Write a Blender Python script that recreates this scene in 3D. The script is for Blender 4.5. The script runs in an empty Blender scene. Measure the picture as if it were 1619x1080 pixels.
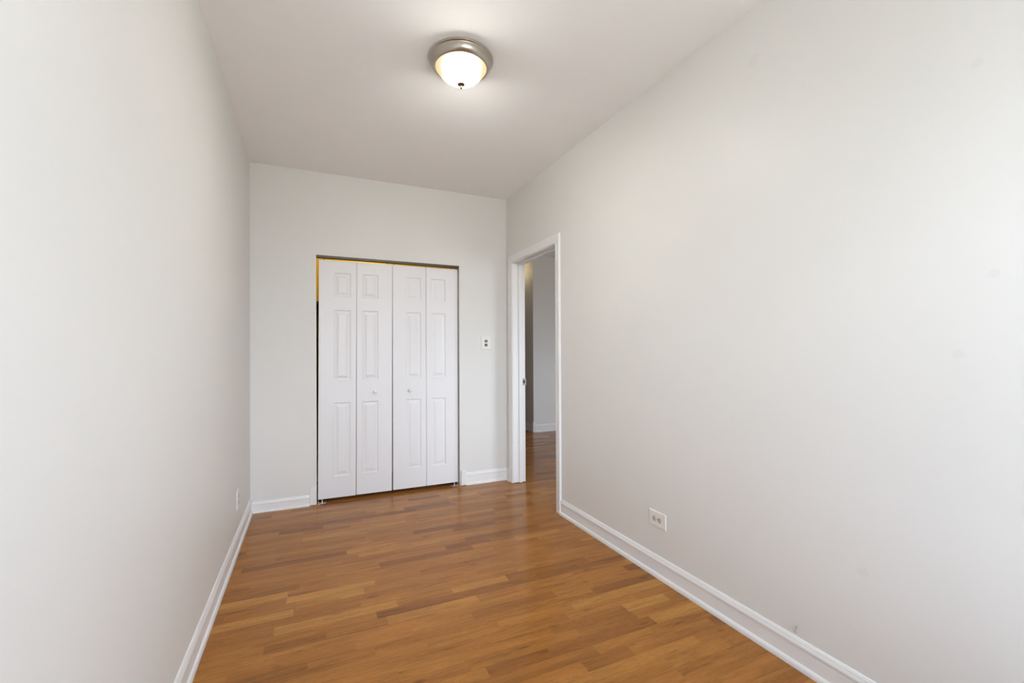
import bpy, bmesh, math
from mathutils import Vector, Matrix

# ------------------------------------------------------------------ camera, world, light, exposure
SC = bpy.context.scene
COL = SC.collection
XL, XR, YB, HT = -0.432, 1.754, 4.016, 2.745       # left wall, right wall, back wall, ceiling height
YF = -1.00                                         # window wall behind the camera
WIN = (0.06, 1.56, 0.62, 2.34)                     # window opening in that wall: x0, x1, z0, z1
HALL_WIN = (3.5, 5.3, 0.7, 2.2)                    # window at the near end of the hall

cam_d = bpy.data.cameras.new('camera')
cam = bpy.data.objects.new('camera', cam_d); COL.objects.link(cam)
F_PX, YAW, PITCH, ROLL, CY, EYE = 705.57, 0.42377, 0.00398, -0.00445, 553.5, 1.2514
cam_d.sensor_fit = 'HORIZONTAL'; cam_d.sensor_width = 36.0
cam_d.lens = F_PX * 36.0 / 1619.0
cam_d.shift_y = (CY - 540.0) / 1619.0
cam_d.clip_start = 0.02
r = Vector((math.cos(YAW), -math.sin(YAW), 0)); d0 = Vector((math.sin(YAW), math.cos(YAW), 0)); up0 = Vector((0, 0, 1))
fw = d0 * math.cos(PITCH) + up0 * math.sin(PITCH)
up = up0 * math.cos(PITCH) - d0 * math.sin(PITCH)
cx_ = r * math.cos(ROLL) + up * math.sin(ROLL)
cy_ = up * math.cos(ROLL) - r * math.sin(ROLL)
cam.matrix_world = Matrix.Translation((0, 0, EYE)) @ Matrix((cx_, cy_, -fw)).transposed().to_4x4()
SC.camera = cam

SC.view_settings.view_transform = 'Standard'
SC.view_settings.look = 'None'
SC.view_settings.gamma = 1.0
SC.view_settings.use_curve_mapping = False
SC.view_settings.exposure = 0.0
SC.cycles.use_denoising = True
SC.cycles.max_bounces = 14; SC.cycles.diffuse_bounces = 10; SC.cycles.glossy_bounces = 5
SC.cycles.sample_clamp_indirect = 6.0; SC.cycles.sample_clamp_direct = 28.0

world = bpy.data.worlds.new('overcast_sky'); SC.world = world; world.use_nodes = True
wn, wl = world.node_tree.nodes, world.node_tree.links
bg = wn['Background']; bg.inputs['Strength'].default_value = 10.2
tc = wn.new('ShaderNodeTexCoord'); sx = wn.new('ShaderNodeSeparateXYZ'); rp = wn.new('ShaderNodeValToRGB')
mr = wn.new('ShaderNodeMapRange'); mr.inputs['From Min'].default_value = -1; mr.inputs['From Max'].default_value = 1
wl.new(tc.outputs['Generated'], sx.inputs[0]); wl.new(sx.outputs['Z'], mr.inputs['Value'])
wl.new(mr.outputs[0], rp.inputs[0]); wl.new(rp.outputs[0], bg.inputs['Color'])
SKY = ((.470, (.57, .59, .59)), (.500, (.95, 1.06, 1.21)), (.590, (1.48, 1.66, 1.91)), (.650, (1.46, 1.65, 1.93)), (.710, (.20, .28, .42)))
rp.color_ramp.elements[0].position, rp.color_ramp.elements[0].color = SKY[0][0], (*SKY[0][1], 1)     # ground
rp.color_ramp.elements[1].position, rp.color_ramp.elements[1].color = SKY[-1][0], (*SKY[-1][1], 1)   # sky overhead
for pos, c in SKY[1:-1]:
    rp.color_ramp.elements.new(pos).color = (*c, 1)

def portal(name, x0, x1, z0, z1, y):
    l = bpy.data.lights.new(name, 'AREA'); l.shape = 'RECTANGLE'; l.size = x1 - x0; l.size_y = z1 - z0
    l.cycles.is_portal = True
    o = bpy.data.objects.new(name, l); COL.objects.link(o)
    o.location = ((x0 + x1) / 2, y, (z0 + z1) / 2); o.rotation_euler = (math.radians(90), 0, 0)   # faces +Y, into the room
    return o
portal('window_portal', *WIN, YF - 0.02)
portal('hall_window_portal', *HALL_WIN, 0.98)

def point(name, loc, power, col, rad=0.05):
    l = bpy.data.lights.new(name, 'POINT'); l.energy = power; l.color = col; l.shadow_soft_size = rad
    o = bpy.data.objects.new(name, l); COL.objects.link(o); o.location = loc; return o
point('closet_bulb', (0.55, 4.60, 2.5), 9.0, (1.0, 0.92, 0.62))
point('hall_lamp', (2.93, 6.50, 2.54), 1.5, (1.0, 0.78, 0.42))

# ------------------------------------------------------------------ materials
def mat(name, col=(.8, .8, .8), rough=.5, spec=.5, metal=0.0):
    m = bpy.data.materials.new(name); m.use_nodes = True
    b = m.node_tree.nodes['Principled BSDF']
    b.inputs['Base Color'].default_value = (*col, 1); b.inputs['Roughness'].default_value = rough
    b.inputs['Specular IOR Level'].default_value = spec; b.inputs['Metallic'].default_value = metal
    return m, m.node_tree.nodes, m.node_tree.links, b

def N(nodes, typ, **kw):
    n = nodes.new(typ)
    for k, v in kw.items():
        if k in n.inputs: n.inputs[k].default_value = v
        else: setattr(n, k, v)
    return n

def paint(name, col, rough, spec, bump=.02, scale=180., var=.02, patches=()):
    m, nd, lk, b = mat(name, col, rough, spec)
    t = N(nd, 'ShaderNodeTexCoord')
    n1 = N(nd, 'ShaderNodeTexNoise', Scale=scale, Detail=3.0)
    lk.new(t.outputs['Object'], n1.inputs['Vector'])
    bp = N(nd, 'ShaderNodeBump', Strength=bump, Distance=.002)
    lk.new(n1.outputs['Fac'], bp.inputs['Height']); lk.new(bp.outputs[0], b.inputs['Normal'])
    n2 = N(nd, 'ShaderNodeTexNoise', Scale=2.2, Detail=4.0)
    lk.new(t.outputs['Object'], n2.inputs['Vector'])
    mx = N(nd, 'ShaderNodeMix', data_type='RGBA')
    mx.inputs['A'].default_value = (*[c * (1 - var) for c in col], 1)
    mx.inputs['B'].default_value = (*[min(1, c * (1 + var)) for c in col], 1)
    lk.new(n2.outputs['Fac'], mx.inputs['Factor'])
    out = mx.outputs['Result']
    for (px, py, pz, pr) in patches:                   # touched-up spots in the paint
        dn = N(nd, 'ShaderNodeVectorMath', operation='DISTANCE'); dn.inputs[1].default_value = (px, py, pz)
        lk.new(t.outputs['Object'], dn.inputs[0])
        mp = N(nd, 'ShaderNodeMapRange'); mp.inputs['From Min'].default_value = pr * .75; mp.inputs['From Max'].default_value = pr
        mp.inputs['To Min'].default_value = 0.96; mp.inputs['To Max'].default_value = 1.0
        lk.new(dn.outputs['Value'], mp.inputs['Value'])
        ml = N(nd, 'ShaderNodeVectorMath', operation='SCALE')
        lk.new(out, ml.inputs[0]); lk.new(mp.outputs[0], ml.inputs['Scale']); out = ml.outputs[0]
    lk.new(out, b.inputs['Base Color'])
    return m

WALLC = (.735, .733, .710)
M_WALL = paint('greige_wall_paint', WALLC, .48, .25)
M_WALLR = paint('greige_wall_paint_patched', WALLC, .42, .25,
                patches=[(XR, 1.325, 2.511, .03), (XR, .618, 2.079, .016), (XR, .586, 1.467, .015), (XR, .664, 1.239, .016), (XR, .919, .477, .02)])
M_CEIL = paint('ceiling_paint', (.92, .925, .915), .8, .2, bump=.03)
M_TRIM = paint('white_trim_paint', (.81, .81, .805), .32, .5, bump=.004, var=.008)
M_DOOR = paint('white_door_paint', (.79, .79, .80), .38, .5, bump=.006, var=.008)
M_YELLOW = paint('yellow_closet_paint', (.74, .56, .10), .6, .3)
M_PLATE, *_ = mat('white_plastic', (.80, .79, .77), .35, .5)
M_ROCK, *_ = mat('grey_plastic', (.17, .155, .12), .4, .5)
M_RECEP, *_ = mat('ivory_plastic', (.60, .57, .50), .4, .5)
M_SLOT, *_ = mat('dark_slot', (.02, .02, .02), .7, .2)
M_BRONZE, *_ = mat('bronze_track_metal', (.085, .07, .05), .42, .5, 0.35)
M_NICKEL, nd_, lk_, b_ = mat('brushed_nickel', (.50, .46, .40), .28, .5, 1.0)
M_STEEL, *_ = mat('dull_steel', (.32, .31, .29), .5, .5, .9)
M_BRASS, *_ = mat('aged_nickel', (.16, .115, .06), .4, .5, .9)
M_SHELF, *_ = mat('dark_shelf_wood', (.05, .03, .018), .5, .3)
M_CABLE, *_ = mat('grey_cable', (.45, .44, .42), .5, .4)

def floor_material():
    m, nd, lk, b = mat('oak_strip_laminate', (.35, .16, .06), .26, .16)
    t = N(nd, 'ShaderNodeTexCoord'); s = N(nd, 'ShaderNodeSeparateXYZ'); lk.new(t.outputs['Object'], s.inputs[0])
    def M(op, a, c=None, c2=None):
        n = N(nd, 'ShaderNodeMath', operation=op)
        for i, v in enumerate((a, c, c2)):
            if v is None: continue
            if isinstance(v, (int, float)): n.inputs[i].default_value = v
            else: lk.new(v, n.inputs[i])
        return n.outputs[0]
    SW = .064
    row = M('FLOOR', M('DIVIDE', s.outputs['Y'], SW))
    plank = M('FLOOR', M('DIVIDE', row, 3.0))
    def rnd(*v):
        c = N(nd, 'ShaderNodeCombineXYZ')
        for i, x in enumerate(v):
            if isinstance(x, (int, float)): c.inputs[i].default_value = x
            else: lk.new(x, c.inputs[i])
        w = N(nd, 'ShaderNodeTexWhiteNoise', noise_dimensions='3D'); lk.new(c.outputs[0], w.inputs['Vector'])
        return w
    off = rnd(row, 7.3, 1.1).outputs['Value']
    lenv = M('MULTIPLY_ADD', rnd(row, 2.9, 5.5).outputs['Value'], .16, .30)
    u = M('DIVIDE', M('MULTIPLY_ADD', off, 3.0, s.outputs['X']), lenv)
    wob = M('MULTIPLY', M('SINE', M('MULTIPLY_ADD', u, 2.3, M('MULTIPLY', row, 1.7))), .22)
    u2 = M('ADD', u, wob)
    col = M('FLOOR', u2)
    cell = rnd(row, col, 3.3)
    # tint of each strip
    rp = N(nd, 'ShaderNodeValToRGB'); lk.new(cell.outputs['Value'], rp.inputs[0])
    e = rp.color_ramp.elements
    e[0].position = 0; e[0].color = FLOOR_RAMP[0]; e[1].position = 1; e[1].color = FLOOR_RAMP[-1]
    for i, c in enumerate(FLOOR_RAMP[1:-1]):
        el = e.new((i + 1) / (len(FLOOR_RAMP) - 1)); el.color = c
    # grain, stretched along the strip and shifted from strip to strip
    sep = N(nd, 'ShaderNodeSeparateColor'); lk.new(cell.outputs['Color'], sep.inputs[0])
    cv = N(nd, 'ShaderNodeCombineXYZ')
    lk.new(M('MULTIPLY_ADD', s.outputs['X'], 1.0, M('MULTIPLY', sep.outputs[0], 40.)), cv.inputs[0])
    lk.new(M('MULTIPLY_ADD', s.outputs['Y'], 9.0, M('MULTIPLY', sep.outputs[1], 40.)), cv.inputs[1])
    lk.new(M('MULTIPLY', sep.outputs[2], 40.), cv.inputs[2])
    g1 = N(nd, 'ShaderNodeTexNoise', Scale=3.2, Detail=5.0, Roughness=.55, Distortion=.6); lk.new(cv.outputs[0], g1.inputs['Vector'])
    cathedral = M('ABSOLUTE', M('SINE', M('MULTIPLY', g1.outputs['Fac'], 42.)))
    g2 = N(nd, 'ShaderNodeTexNoise', Scale=16., Detail=6.0, Roughness=.65); 
    cv2 = N(nd, 'ShaderNodeVectorMath', operation='MULTIPLY'); cv2.inputs[1].default_value = (.35, 1.6, 1)
    lk.new(cv.outputs[0], cv2.inputs[0]); lk.new(cv2.outputs[0], g2.inputs['Vector'])
    g3 = N(nd, 'ShaderNodeTexNoise', Scale=1.6, Detail=3.0); lk.new(cv.outputs[0], g3.inputs['Vector'])
    k = M('MULTIPLY_ADD', cathedral, .17, .66)
    k = M('ADD', k, M('MULTIPLY_ADD', g2.outputs['Fac'], .70, -.12))
    k = M('ADD', k, M('MULTIPLY_ADD', g3.outputs['Fac'], .70, -.35))
    # dark figure running with the grain
    cv4 = N(nd, 'ShaderNodeVectorMath', operation='MULTIPLY'); cv4.inputs[1].default_value = (.8, 1.3, 1); lk.new(cv.outputs[0], cv4.inputs[0])
    g4 = N(nd, 'ShaderNodeTexNoise', Scale=3.0, Detail=7.0, Roughness=.7, Distortion=1.2); lk.new(cv4.outputs[0], g4.inputs['Vector'])
    fg = N(nd, 'ShaderNodeMapRange'); fg.inputs['From Min'].default_value = .52; fg.inputs['From Max'].default_value = .72
    fg.inputs['To Min'].default_value = 1.09; fg.inputs['To Max'].default_value = .56; lk.new(g4.outputs['Fac'], fg.inputs['Value'])
    k = M('MULTIPLY', k, fg.outputs[0])
    # knots
    vk = N(nd, 'ShaderNodeTexVoronoi', Scale=1.0); cvk = N(nd, 'ShaderNodeCombineXYZ')
    lk.new(M('MULTIPLY', s.outputs['X'], 3.0), cvk.inputs[0]); lk.new(M('MULTIPLY', s.outputs['Y'], 6.5), cvk.inputs[1])
    lk.new(cvk.outputs[0], vk.inputs['Vector'])
    kn = N(nd, 'ShaderNodeMapRange'); kn.inputs['From Min'].default_value = .02; kn.inputs['From Max'].default_value = .11
    kn.inputs['To Min'].default_value = .62; kn.inputs['To Max'].default_value = 1.0
    lk.new(vk.outputs['Distance'], kn.inputs['Value'])
    k = M('MULTIPLY', k, kn.outputs[0])
    # hairline joints between the planks
    fy = M('FRACT', M('DIVIDE', s.outputs['Y'], SW * 3)); edge = M('MINIMUM', fy, M('SUBTRACT', 1.0, fy))
    jl = N(nd, 'ShaderNodeMapRange'); jl.inputs['From Max'].default_value = .006; jl.inputs['To Min'].default_value = .72; jl.inputs['To Max'].default_value = 1.0
    lk.new(edge, jl.inputs['Value'])
    k = M('MULTIPLY', k, jl.outputs[0])
    sc = N(nd, 'ShaderNodeVectorMath', operation='SCALE'); lk.new(rp.outputs[0], sc.inputs[0]); lk.new(k, sc.inputs['Scale'])
    lk.new(sc.outputs[0], b.inputs['Base Color'])
    lk.new(M('MULTIPLY_ADD', g2.outputs['Fac'], .08, .16), b.inputs['Roughness'])
    bp = N(nd, 'ShaderNodeBump', Strength=.06, Distance=.001); lk.new(g2.outputs['Fac'], bp.inputs['Height']); lk.new(bp.outputs[0], b.inputs['Normal'])
    return m
FLOOR_RAMP = [(0.209, 0.079, 0.0219, 1), (0.267, 0.108, 0.0268, 1), (0.306, 0.126, 0.0296, 1), (0.328, 0.137, 0.0317, 1), (0.347, 0.147, 0.0339, 1), (0.316, 0.130, 0.0296, 1), (0.342, 0.143, 0.0325, 1), (0.408, 0.190, 0.0451, 1)]
M_FLOOR = floor_material()

# frosted lamp glass, brightest round the two bulbs inside
M_GLASS, nd, lk, b = mat('lit_frosted_glass', (.55, .47, .33), .35, .4)
t = N(nd, 'ShaderNodeTexCoord')
vals = []
for q in ((.013, .044, -.072), (-.012, -.042, -.076)):
    dn = N(nd, 'ShaderNodeVectorMath', operation='DISTANCE'); dn.inputs[1].default_value = q; lk.new(t.outputs['Object'], dn.inputs[0])
    mp = N(nd, 'ShaderNodeMapRange', interpolation_type='SMOOTHSTEP'); mp.inputs['From Min'].default_value = .02; mp.inputs['From Max'].default_value = .136
    mp.inputs['To Min'].default_value = 1.0; mp.inputs['To Max'].default_value = 0.0; lk.new(dn.outputs['Value'], mp.inputs['Value']); vals.append(mp.outputs[0])
mxm = N(nd, 'ShaderNodeMath', operation='MAXIMUM'); lk.new(vals[0], mxm.inputs[0]); lk.new(vals[1], mxm.inputs[1])
cr = N(nd, 'ShaderNodeValToRGB'); lk.new(mxm.outputs[0], cr.inputs[0])
cr.color_ramp.elements[0].color = (1.0, .76, .36, 1); cr.color_ramp.elements[1].color = (1.0, .97, .91, 1)
cr.color_ramp.elements[1].position = .5
pw = N(nd, 'ShaderNodeMath', operation='POWER'); lk.new(mxm.outputs[0], pw.inputs[0]); pw.inputs[1].default_value = 5.0
st = N(nd, 'ShaderNodeMath', operation='MULTIPLY_ADD'); lk.new(pw.outputs[0], st.inputs[0])
st.inputs[1].default_value = 640.0; st.inputs[2].default_value = .68
lk.new(cr.outputs[0], b.inputs['Emission Color']); lk.new(st.outputs[0], b.inputs['Emission Strength'])

M_PANE = bpy.data.materials.new('window_glass'); M_PANE.use_nodes = True
nd, lk = M_PANE.node_tree.nodes, M_PANE.node_tree.links
nd.remove(nd['Principled BSDF'])
tr = N(nd, 'ShaderNodeBsdfTransparent'); gl = N(nd, 'ShaderNodeBsdfGlossy', Roughness=.0); mx = N(nd, 'ShaderNodeMixShader'); mx.inputs[0].default_value = .06
lk.new(tr.outputs[0], mx.inputs[1]); lk.new(gl.outputs[0], mx.inputs[2]); lk.new(mx.outputs[0], nd['Material Output'].inputs[0])

# ------------------------------------------------------------------ mesh helpers
def box(bm, x0, x1, y0, y1, z0, z1):
    v = [bm.verts.new((x, y, z)) for x in (x0, x1) for y in (y0, y1) for z in (z0, z1)]
    for f in ((0, 1, 3, 2), (4, 6, 7, 5), (0, 4, 5, 1), (2, 3, 7, 6), (0, 2, 6, 4), (1, 5, 7, 3)):
        bm.faces.new([v[i] for i in f])

def sweep(bm, prof, A, B, out, upv=(0, 0, 1), miterA=0.0, miterB=0.0):
    """Profile of (out, up) points carried straight from A to B; a mitre shifts each end along the run by out*mitre."""
    A, B, out, upv = Vector(A), Vector(B), Vector(out), Vector(upv)
    d = (B - A).normalized()
    ra = [bm.verts.new(A + out * o + upv * u + d * (o * miterA)) for o, u in prof]
    rb = [bm.verts.new(B + out * o + upv * u - d * (o * miterB)) for o, u in prof]
    n = len(prof)
    for i in range(n):
        j = (i + 1) % n
        bm.faces.new((ra[i], ra[j], rb[j], rb[i]))
    bm.faces.new(ra[::-1]); bm.faces.new(rb)

def lathe(bm, prof, seg=64, axis='Z', origin=(0, 0, 0), close=False):
    O = Vector(origin); rings = []
    for rr, h in prof:
        ring = []
        if rr < 1e-6:
            p = Vector((0, 0, h)) if axis == 'Z' else Vector((0, h, 0))
            ring = [bm.verts.new(O + p)]
        else:
            for i in range(seg):
                a = 2 * math.pi * i / seg
                p = Vector((rr * math.cos(a), rr * math.sin(a), h)) if axis == 'Z' else Vector((rr * math.cos(a), h, rr * math.sin(a)))
                ring.append(bm.verts.new(O + p))
        rings.append(ring)
    pairs = list(zip(rings, rings[1:])) + ([(rings[-1], rings[0])] if close else [])
    for a, c in pairs:
        for i in range(seg):
            j = (i + 1) % seg
            if len(a) == 1 and len(c) == 1: continue
            if len(a) == 1: bm.faces.new((a[0], c[i], c[j]))
            elif len(c) == 1: bm.faces.new((a[i], c[0], a[j]))
            else: bm.faces.new((a[i], c[i], c[j], a[j]))

def put(name, bm, material, parent=None, smooth=False, bevel=0.0, loc=(0, 0, 0)):
    bmesh.ops.recalc_face_normals(bm, faces=bm.faces)
    me = bpy.data.meshes.new(name); bm.to_mesh(me); bm.free()
    o = bpy.data.objects.new(name, me); COL.objects.link(o); o.location = loc
    me.materials.append(material)
    if smooth:
        for f in me.polygons: f.use_smooth = True
        md = o.modifiers.new('edges', 'EDGE_SPLIT'); md.split_angle = math.radians(38)
    if bevel:
        md = o.modifiers.new('bevel', 'BEVEL'); md.width = bevel; md.segments = 2; md.limit_method = 'ANGLE'; md.angle_limit = math.radians(40)
    if parent: o.parent = parent
    return o

def empty(name, loc=(0, 0, 0)):
    o = bpy.data.objects.new(name, None); COL.objects.link(o); o.location = loc; return o

def tag(o, label, cat, group=None, kind=None):
    o['label'] = label; o['category'] = cat
    if group: o['group'] = group
    if kind: o['kind'] = kind
    return o

def boxes(name, material, lst, parent=None, bevel=0.0, loc=(0, 0, 0)):
    bm = bmesh.new()
    for b in lst: box(bm, *b)
    return put(name, bm, material, parent, bevel=bevel, loc=loc)

# ------------------------------------------------------------------ room shell
S = 'structure'
T = .12                                                # wall thickness
OPX0, OPX1, OPZ = .043, 1.272, 2.060                   # closet opening in the back wall
DY0, DY1, DZ = 3.046, 3.864, 2.094                     # doorway opening (jamb faces) in the right wall
XH = XR + T                                            # hall face of the right wall
YH, XC, HALLX, HALLY = 6.18, 3.15, 5.6, 1.0            # hall: far wall, its outer corner, far side, near end

tag(boxes('floor', M_FLOOR, [(XL - T, HALLX + T, YF - T, 9.6, -.08, 0)]), 'glossy oak strip laminate floor of the empty room', 'floor', kind=S)
tag(boxes('ceiling', M_CEIL, [(XL - T, HALLX + T, YF - T, 9.6, HT, HT + .1)]), 'plain off-white ceiling around the lit flush lamp', 'ceiling', kind=S)
tag(boxes('wall_left', M_WALL, [(XL - T, XL, YF - T, 4.86, 0, HT)]), 'long bare pale grey wall on the left', 'wall', kind=S)
tag(boxes('wall_back', M_WALL, [(XL, OPX0, YB, YB + .11, 0, HT), (OPX1, XR, YB, YB + .11, 0, HT), (OPX0, OPX1, YB, YB + .11, OPZ, HT)]),
    'pale grey end wall holding the white closet doors', 'wall', kind=S)
JT = .018
tag(boxes('wall_right', M_WALLR, [(XR, XH, YF - T, DY0 - JT, 0, HT), (XR, XH, DY1 + JT, 9.5, 0, HT), (XR, XH, DY0 - JT, DY1 + JT, DZ + JT, HT)]),
    'long pale grey wall on the right pierced by the doorway', 'wall', kind=S)
x0, x1, z0, z1 = WIN
tag(boxes('wall_front', M_WALL, [(XL, x0, YF - T, YF, 0, HT), (x1, XR, YF - T, YF, 0, HT), (x0, x1, YF - T, YF, 0, z0), (x0, x1, YF - T, YF, z1, HT)]),
    'pale grey wall with the window behind the camera', 'wall', kind=S)
tag(boxes('wall_closet', M_YELLOW, [(XL, XR, 4.75, 4.86, 0, HT), (XL, XL + .01, YB + .11, 4.75, 0, HT), (XR - .01, XR, YB + .11, 4.75, 0, HT),
                                    (XL + .01, OPX0 - .0, YB + .11, YB + .12, 0, HT), (OPX1, XR - .01, YB + .11, YB + .12, 0, HT), (OPX0, OPX1, YB + .11, YB + .12, OPZ, HT)]),
    'warm yellow closet wall glimpsed beside the bifold doors', 'wall', kind=S)
tag(boxes('wall_hall_and_blocker', M_WALL, [(XC, HALLX, YH, YH + 3.3, 0, HT), (XH, 2.62, YH, YH + T, 0, HT)]), 'pale grey hall wall seen through the doorway, with an outside corner and an added unseen light-blocking stub', 'wall', kind=S)  # second box: unseen stub added to keep hall light out of the passage
tag(boxes('wall_hall_end', M_WALL, [(XH, XC, 9.4, 9.5, 0, HT)]), 'end wall of the dim hall passage', 'wall', kind=S)
tag(boxes('wall_hall_side', M_WALL, [(HALLX, HALLX + T, HALLY - T, YH + 3.3, 0, HT)]), 'side wall of the hall out of sight', 'wall', kind=S)
hx0, hx1, hz0, hz1 = HALL_WIN
tag(boxes('wall_hall_front', M_WALL, [(XH, hx0, HALLY - T, HALLY, 0, HT), (hx1, HALLX, HALLY - T, HALLY, 0, HT), (hx0, hx1, HALLY - T, HALLY, 0, hz0), (hx0, hx1, HALLY - T, HALLY, hz1, HT)]),
    'near end wall of the hall with its window', 'wall', kind=S)

def window(name, x0, x1, z0, z1, yo, label):
    root = empty(name, ((x0 + x1) / 2, yo + T / 2, z0)); tag(root, label, 'window', kind=S)
    f = .045; y0, y1 = -.03, .03; w = (x1 - x0) / 2; h = z1 - z0
    boxes('window_frame', M_TRIM, [(-w, -w + f, y0, y1, 0, h), (w - f, w, y0, y1, 0, h), (-w + f, w - f, y0, y1, 0, f), (-w + f, w - f, y0, y1, h - f, h),
                                   (-w + f, w - f, y0 + .01, y1 - .01, h / 2 - .02, h / 2 + .02)], root)
    boxes('pane', M_PANE, [(-w + f, w - f, -.003, .003, f, h - f)], root)
    boxes('window_sill', M_TRIM, [(-w - .04, w + .04, T / 2, T / 2 + .05, -.03, 0)], root, bevel=.004)
window('window_1', *WIN, YF - T, 'wide double sash window behind the camera')
window('window_2', *HALL_WIN, HALLY - T, 'hall window out of sight of the doorway')

# ------------------------------------------------------------------ baseboards
BH = .119
BASE = [(0, 0), (.019, 0), (.019, .012), (.017, .019), (.0125, .0245), (.009, .0255), (.009, .086), (.0130, .0885), (.0135, .095), (.0115, .101), (.0085, .106), (.0085, .110), (.0065, .112), (.0055, .117), (.003, BH), (0, BH)]
BASEL = [(o, u * .088 / BH) for o, u in BASE]
def baseboard(name, runs, label):
    bm = bmesh.new()
    for prof, A, B, out, ma, mb in runs: sweep(bm, prof, A, B, out, miterA=ma, miterB=mb)
    return tag(put(name, bm, M_TRIM, smooth=True), label, 'baseboard', kind=S)
CW = .066                                              # casing width
baseboard('baseboard_left', [(BASE, (XL, YF, 0), (XL, YB, 0), (1, 0, 0), 0, 1)], 'white moulded baseboard along the left wall')
baseboard('baseboard_right', [(BASE, (XR, YF, 0), (XR, DY0 - .006 - CW, 0), (-1, 0, 0), 0, 0)], 'white moulded baseboard along the right wall up to the door casing')
baseboard('baseboard_back', [(BASEL, (XL, YB, 0), (-.011, YB, 0), (0, -1, 0), 1, 0)], 'short white baseboard left of the closet doors')
baseboard('baseboard_back_right', [(BASE, (1.328, YB, 0), (XR, YB, 0), (0, -1, 0), 0, 1), (BASE, (XR, YB, 0), (XR, DY1 + .006 + CW, 0), (-1, 0, 0), 1, 0)],
          'white baseboard between closet opening and doorway')
baseboard('baseboard_hall', [(BASE, (XC + .045, YH, 0), (HALLX, YH, 0), (0, -1, 0), 0, 0), (BASE, (XC, YH + .045, 0), (XC, 9.4, 0), (-1, 0, 0), 0, 0)], 'white baseboard on the hall walls')

def block(name, x0, x1, y0, y1, h, label):
    bm = bmesh.new(); box(bm, x0, x1, y0, y1, .004, h)
    return tag(put(name, bm, M_TRIM, bevel=.005), label, 'trim block', kind=S)
block('trim_1', -.011, .040, YB - .016, YB, .137, 'white end block of baseboard at the left edge of the closet')
block('trim_2', 1.280, 1.328, YB - .021, YB, .141, 'white end block of baseboard at the right edge of the closet')
boxes('trim_3', M_TRIM, [(XC - .016, XC + .045, YH - .016, YH, .0, .16), (XC - .016, XC, YH, YH + .045, .0, .16)], bevel=.004)
tag(bpy.data.objects['trim_3'], 'white corner block of baseboard on the hall corner', 'trim block', kind=S)

# ------------------------------------------------------------------ doorway in the right wall
door = empty('door_1', (XR, (DY0 + DY1) / 2, 0))
tag(door, 'white cased doorway without a door leading into the hall', 'doorway', kind=S)
oy = (DY0 + DY1) / 2
def dl(y): return y - oy
a, c = dl(DY0), dl(DY1)
boxes('jamb', M_TRIM, [(-.004, T + .004, a - JT, a, 0, DZ + JT), (-.004, T + .004, c, c + JT, .006, DZ + JT), (-.004, T + .004, a, c, DZ, DZ + JT)], door, bevel=.0015)
boxes('door_stop', M_TRIM, [(.058, .094, a, a + .012, 0, DZ - .012), (.058, .094, c - .012, c, .003, DZ - .012), (.058, .094, a, c, DZ - .012, DZ)], door, bevel=.003)
CAS = [(0, 0), (.009, 0), (.013, .006), (.014, .016), (.0115, .022), (.0115, .032), (.0145, .042), (.0175, .050), (.0185, .058), (.0175, .064), (.015, CW), (0, CW)]   # (out, across: 0 at the opening)
def casing(side, xw, out):
    rv = .006
    bm = bmesh.new()
    ya, yc, zt = a - rv, c + rv, DZ + rv
    def run(P0, P1, across, end0, end1):
        d = (Vector(P1) - Vector(P0)).normalized(); ac = Vector(across); o = Vector(out)
        r0 = [bm.verts.new(Vector(P0) + o * q + ac * w - d * (w * end0)) for q, w in CAS]
        r1 = [bm.verts.new(Vector(P1) + o * q + ac * w + d * (w * end1)) for q, w in CAS]
        n = len(CAS)
        for i in range(n):
            j = (i + 1) % n; bm.faces.new((r0[i], r0[j], r1[j], r1[i]))
        bm.faces.new(r0[::-1]); bm.faces.new(r1)
    run((xw, ya, 0.002), (xw, ya, zt), (0, -1, 0), 0, 1)
    run((xw, yc, 0.002), (xw, yc, zt), (0, 1, 0), 0, 1)
    run((xw, ya, zt), (xw, yc, zt), (0, 0, 1), 1, 1)
    put('casing', bm, M_TRIM, door, smooth=True)
casing('room', 0, (-1, 0, 0)); casing('hall', T, (1, 0, 0))
bm = bmesh.new(); box(bm, .094, .136, c - .0025, c - .0002, .932, .995)
sp = put('strike_plate', bm, M_STEEL, door, bevel=.0008); sp['label'] = 'dull steel strike plate on the far jamb'
boxes('latch_hole', M_SLOT, [(.106, .122, c - .0032, c - .0026, .950, .978)], sp)

M_ZINC, *_ = mat('zinc_plated_steel', (.72, .71, .69), .35, .5, .8)
# ------------------------------------------------------------------ closet: track, bifold doors, shelf, rod
YD = 4.046                                             # front face of the closed doors
tr = empty('door_track', ((OPX0 + OPX1) / 2, YB + .03, OPZ))
tag(tr, 'thin dark bronze metal track across the top of the closet opening', 'door track')
hw = (OPX1 - OPX0) / 2
boxes('rail', M_BRONZE, [(-hw, hw, -.026, -.022, -.019, 0), (-hw, hw, .016, .020, -.019, 0), (-hw, hw, -.022, .016, -.004, 0)], tr)
for i, xx in enumerate((-hw + .06, -.035, .02, hw - .06)):
    bm = bmesh.new(); lathe(bm, [(0, -.028), (.004, -.028), (.004, -.004), (0, -.004)], 12, origin=(xx, .012, 0)); put('guide_pin', bm, M_BRONZE, tr, smooth=True)

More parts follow.
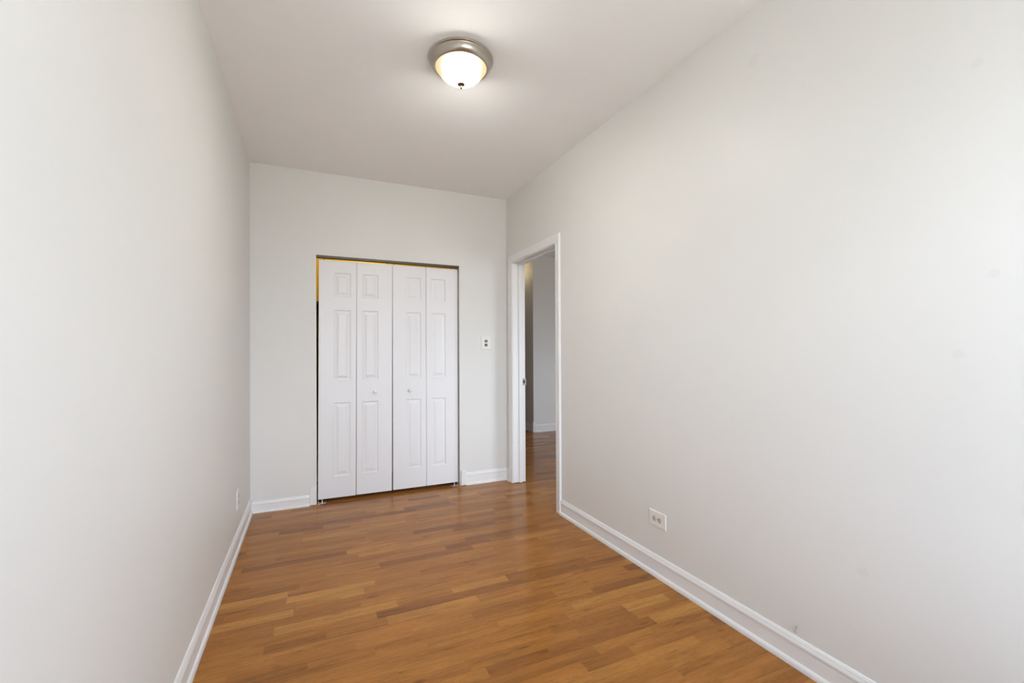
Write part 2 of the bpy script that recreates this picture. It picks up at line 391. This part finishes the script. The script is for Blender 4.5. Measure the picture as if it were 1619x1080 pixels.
def leaf_mesh(w, h, lstile, panels, th=.035):
    """One moulded bifold leaf: x 0..w, y 0 (front)..th, z 0..h; panels are (x0, x1, z0, z1) with a moulded raised field."""
    bm = bmesh.new()
    zs = sorted({0, h} | {z for p in panels for z in p[2:]})
    px0, px1 = panels[0][0], panels[0][1]
    xs = [0, px0, px1, w]
    V = {}
    def v(x, y, z):
        k = (round(x, 5), round(y, 5), round(z, 5))
        if k not in V: V[k] = bm.verts.new((x, y, z))
        return V[k]
    pset = {(round(p[2], 5), round(p[3], 5)) for p in panels}
    for i in range(3):
        for j in range(len(zs) - 1):
            if i == 1 and (round(zs[j], 5), round(zs[j + 1], 5)) in pset: continue
            bm.faces.new((v(xs[i], 0, zs[j]), v(xs[i + 1], 0, zs[j]), v(xs[i + 1], 0, zs[j + 1]), v(xs[i], 0, zs[j + 1])))
    for (a0, a1, b0, b1) in panels:
        loops = []
        for ins, dep in ((0, 0), (.0025, .0045), (.006, .0065), (.011, .0070), (.016, .0066), (.034, .0022), (.037, .0005), (.040, .0005)):
            loops.append([v(a0 + ins, dep, b0 + ins), v(a1 - ins, dep, b0 + ins), v(a1 - ins, dep, b1 - ins), v(a0 + ins, dep, b1 - ins)])
        for l0, l1 in zip(loops, loops[1:]):
            for i in range(4):
                bm.faces.new((l0[i], l0[(i + 1) % 4], l1[(i + 1) % 4], l1[i]))
        bm.faces.new(loops[-1])
    # sides and back
    bz = [v(0, 0, z) for z in zs]; bw = [v(w, 0, z) for z in zs]
    c0, c1, c2, c3 = v(0, th, 0), v(w, th, 0), v(w, th, h), v(0, th, h)
    bm.faces.new(bz + [c3, c0]); bm.faces.new(bw + [c2, c1])
    bm.faces.new([v(x, 0, 0) for x in xs] + [c1, c0]); bm.faces.new([v(x, 0, h) for x in xs] + [c2, c3])
    bm.faces.new((c0, c1, c2, c3))
    return bm

Z0 = .030; LH = 1.998; LW = .2975
ZP = [(.207 - Z0, .828 - Z0), (1.020 - Z0, 1.612 - Z0), (1.724 - Z0, 1.926 - Z0)]
def leaf(parent, x, wide_left, tilt, knob_x=None):
    sa, sb = (.118, .046) if wide_left else (.046, .118)
    o = put('door_leaf', leaf_mesh(LW, LH, sa, [(sa, LW - sb, q0, q1) for q0, q1 in ZP]), M_DOOR, parent, bevel=0.0)
    o.location = (x, 0, 0); o.rotation_euler = (0, tilt, 0)
    if knob_x is not None:
        bm = bmesh.new()
        lathe(bm, [(0, 0), (.0105, 0), (.0105, -.003), (.0075, -.006), (.0065, -.012), (.0105, -.017), (.0155, -.022), (.0170, -.0275), (.0155, -.033), (.010, -.037), (0, -.0385)], 32, axis='Y')
        k = put('knob', bm, M_DOOR, o, smooth=True); k.location = (knob_x, 0, .911 - Z0)
    return o
ld = empty('bifold_door', (.048, YD, Z0))
tag(ld, 'white panelled bifold closet door pair hanging beside the yellow gap', 'closet door', 'white bifold closet doors', 'thing')
leaf(ld, .0045, True, .0062); leaf(ld, .307, False, .0050, .151)
rd = empty('bifold_door', (.661, YD, Z0))
tag(rd, 'white panelled bifold closet door pair nearest the doorway and wall switch', 'closet door', 'white bifold closet doors', 'thing')
leaf(rd, .003, True, 0.0005, .148); leaf(rd, .3035, False, 0.0005)

def bracket(x, label, flip):
    root = empty('pivot_bracket', (x, YD - .006, 0)); tag(root, label, 'bracket', 'floor brackets under the closet doors')
    boxes('foot_plate', M_ZINC, [(-.03, .03, -.012, .03, 0, .003)], root, bevel=.0008)
    boxes('upright', M_ZINC, [(-.03 if flip else .027, -.027 if flip else .03, -.012, .03, .003, .018)], root)
    bm = bmesh.new(); lathe(bm, [(0, .003), (.0055, .003), (.0055, .026), (0, .026)], 16, origin=(0, .012, 0)); put('pin', bm, M_ZINC, root, smooth=True)
bracket(.084, 'small metal floor bracket under the bifold door beside the yellow gap', True)
bracket(1.228, 'small metal floor bracket under the bifold door nearest the doorway', False)

tag(boxes('closet_shelf', M_SHELF, [(XL + .01, XR - .01, 4.135, 4.75, 1.668, 1.690)], bevel=.002), 'dark wooden shelf inside the closet, seen through the gap beside the door', 'shelf')
rod = empty('closet_rod', ((XL + XR) / 2, 4.40, 1.62))
tag(rod, 'dull metal hanging rod under the dark closet shelf', 'rod')
bm = bmesh.new()
n = 20; L = (XR - XL) / 2 - .011
ra = [bm.verts.new((-L, .014 * math.cos(2 * math.pi * i / n), .014 * math.sin(2 * math.pi * i / n))) for i in range(n)]
rb = [bm.verts.new((L, q.co.y, q.co.z)) for q in ra]
for i in range(n): bm.faces.new((ra[i], ra[(i + 1) % n], rb[(i + 1) % n], rb[i]))
bm.faces.new(ra[::-1]); bm.faces.new(rb)
put('pole', bm, M_STEEL, rod, smooth=True)

# ------------------------------------------------------------------ ceiling light
LX, LY = .702, 2.172
lamp = empty('ceiling_light', (LX, LY, HT))
tag(lamp, 'lit flush ceiling light with brushed nickel pan and frosted glass bowl', 'ceiling light')
bm = bmesh.new()
lathe(bm, [(.115, -.001), (.158, -.001), (.1625, -.003), (.1645, -.007), (.1635, -.0105), (.1605, -.0125), (.1575, -.0135), (.1560, -.017), (.1550, -.023), (.1530, -.030),
           (.1495, -.037), (.1450, -.043), (.1400, -.0475), (.1355, -.050), (.1320, -.051), (.1300, -.050), (.1290, -.046), (.115, -.042)], 96)
put('pan', bm, M_NICKEL, lamp, smooth=True)
bm = bmesh.new()
prof = [(.1292, -.044)] + [(.1290 * (.55 * math.cos(u) + .45 * (1 - u / (math.pi / 2))), -.049 - .079 * math.sin(u) ** 1.15) for u in [math.pi / 2 * i / 20 for i in range(20)]] + [(0, -.128)]
lathe(bm, prof, 96)
g = put('glass_bowl', bm, M_GLASS, lamp, smooth=True); g['label'] = 'glowing frosted glass bowl'
bm = bmesh.new()
lathe(bm, [(0, -.126), (.012, -.126), (.0195, -.128), (.0200, -.131), (.0165, -.134), (.0090, -.1365), (.0055, -.139), (.0060, -.143), (.0070, -.146), (.0055, -.150), (.0030, -.153), (0, -.154)], 40)
f = put('finial', bm, M_BRASS, lamp, smooth=True)

# ------------------------------------------------------------------ switch and outlets
def plate_bm(w, h, th=.0055, ch=.005):
    bm = bmesh.new()
    def ring(ins, d): return [bm.verts.new((sx * (w / 2 - ins), -d, sz * (h / 2 - ins))) for sx, sz in ((-1, -1), (1, -1), (1, 1), (-1, 1))]
    R = [ring(0, 0), ring(0, th * .4), ring(ch * .35, th * .85), ring(ch, th)]
    for p, q in zip(R, R[1:]):
        for i in range(4): bm.faces.new((p[i], p[(i + 1) % 4], q[(i + 1) % 4], q[i]))
    bm.faces.new(R[-1]); bm.faces.new(R[0][::-1])
    return bm

sw = empty('wall_switch', (1.536, YB, 1.3365))
tag(sw, 'white wall switch plate with two small dark switches beside the closet', 'switch')
put('plate', plate_bm(.094, .127), M_PLATE, sw)
for zz in (.0185, -.0185):
    s_ = boxes('switch', M_ROCK, [(-.0145, .0145, -.0085, -.0050, zz - .0125, zz + .0125)], sw, bevel=.002)
    boxes('toggle', M_ROCK, [(-.006, .006, -.0135, -.0086, zz - .002, zz + .009)], s_, bevel=.0015)
for zz in (.049, -.049):
    bm = bmesh.new(); lathe(bm, [(0, -.0068), (.0022, -.0066), (.0030, -.0055), (.0030, -.0050)], 16, axis='Y', origin=(0, 0, zz)); put('screw', bm, M_PLATE, sw, smooth=True)

def outlet(loc, rotz, w, h, horizontal, label, cat='outlet', rec=M_RECEP, single=False):
    root = empty('wall_outlet', loc); root.rotation_euler = (0, 0, rotz)
    tag(root, label, cat)
    put('plate', plate_bm(w, h), M_PLATE, root)
    for s in (1, -1):
        cx, cz = (s * .0205, 0) if horizontal else (0, s * .0205)
        bm = bmesh.new()
        # receptacle face: a circle with two flattened sides
        pts = []
        for i in range(40):
            an = 2 * math.pi * i / 40; px, pz = .0165 * math.cos(an), .0165 * math.sin(an)
            if horizontal: px = max(-.0140, min(.0140, px))
            else: pz = max(-.0140, min(.0140, pz))
            pts.append((px, pz))
        r0 = [bm.verts.new((cx + a_, -.0050, cz + b_)) for a_, b_ in pts]
        r1 = [bm.verts.new((cx + a_ * .96, -.0078, cz + b_ * .96)) for a_, b_ in pts]
        for i in range(40): bm.faces.new((r0[i], r0[(i + 1) % 40], r1[(i + 1) % 40], r1[i]))
        bm.faces.new(r1); bm.faces.new(r0[::-1])
        rc = put('receptacle', bm, rec, root)
        for (u, v_, hu, hv) in ((-.0063, .003, .0013, .0045), (.0063, .003, .0013, .0037), (0, -.0075, .0026, .0026)):
            if horizontal: u, v_, hu, hv = v_, u, hv, hu
            boxes('slot', M_SLOT, [(cx + u - hu, cx + u + hu, -.0086, -.0079, cz + v_ - hv, cz + v_ + hv)], rc)
    bm = bmesh.new(); lathe(bm, [(0, -.0068), (.0026, -.0066), (.0034, -.0055), (.0034, -.0050)], 16, axis='Y'); put('screw', bm, M_STEEL, root, smooth=True)
    return root
outlet((XR, 1.9305, .3185), math.radians(-90), .130, .085, True, 'white duplex outlet mounted sideways low on the wall near the doorway')
outlet((XL, 3.345, .3125), math.radians(90), .074, .116, False, 'white upright outlet low on the wall near the closet corner')

# ------------------------------------------------------------------ cut cable end poking out above the right baseboard
bm = bmesh.new()
pts = [Vector((XR + .004, 1.155, .128)), Vector((XR - .006, 1.155, .134)), Vector((XR - .010, 1.1545, .142)), Vector((XR - .009, 1.153, .150)), Vector((XR - .005, 1.1515, .157)), Vector((XR - .0065, 1.151, .163))]
prev = None
for i, q in enumerate(pts):
    tdir = (pts[min(i + 1, len(pts) - 1)] - pts[max(i - 1, 0)]).normalized()
    sd = tdir.cross(Vector((0, 1, 0))).normalized(); sd2 = tdir.cross(sd)
    ring = [bm.verts.new(q + (sd * math.cos(2 * math.pi * j / 8) + sd2 * math.sin(2 * math.pi * j / 8)) * .0022) for j in range(8)]
    if prev:
        for j in range(8): bm.faces.new((prev[j], prev[(j + 1) % 8], ring[(j + 1) % 8], ring[j]))
    else: bm.faces.new(ring[::-1])
    prev = ring
bm.faces.new(prev)
tag(put('cable_end', bm, M_CABLE, smooth=True), 'tiny grey cable end poking out just above the long baseboard', 'cable')
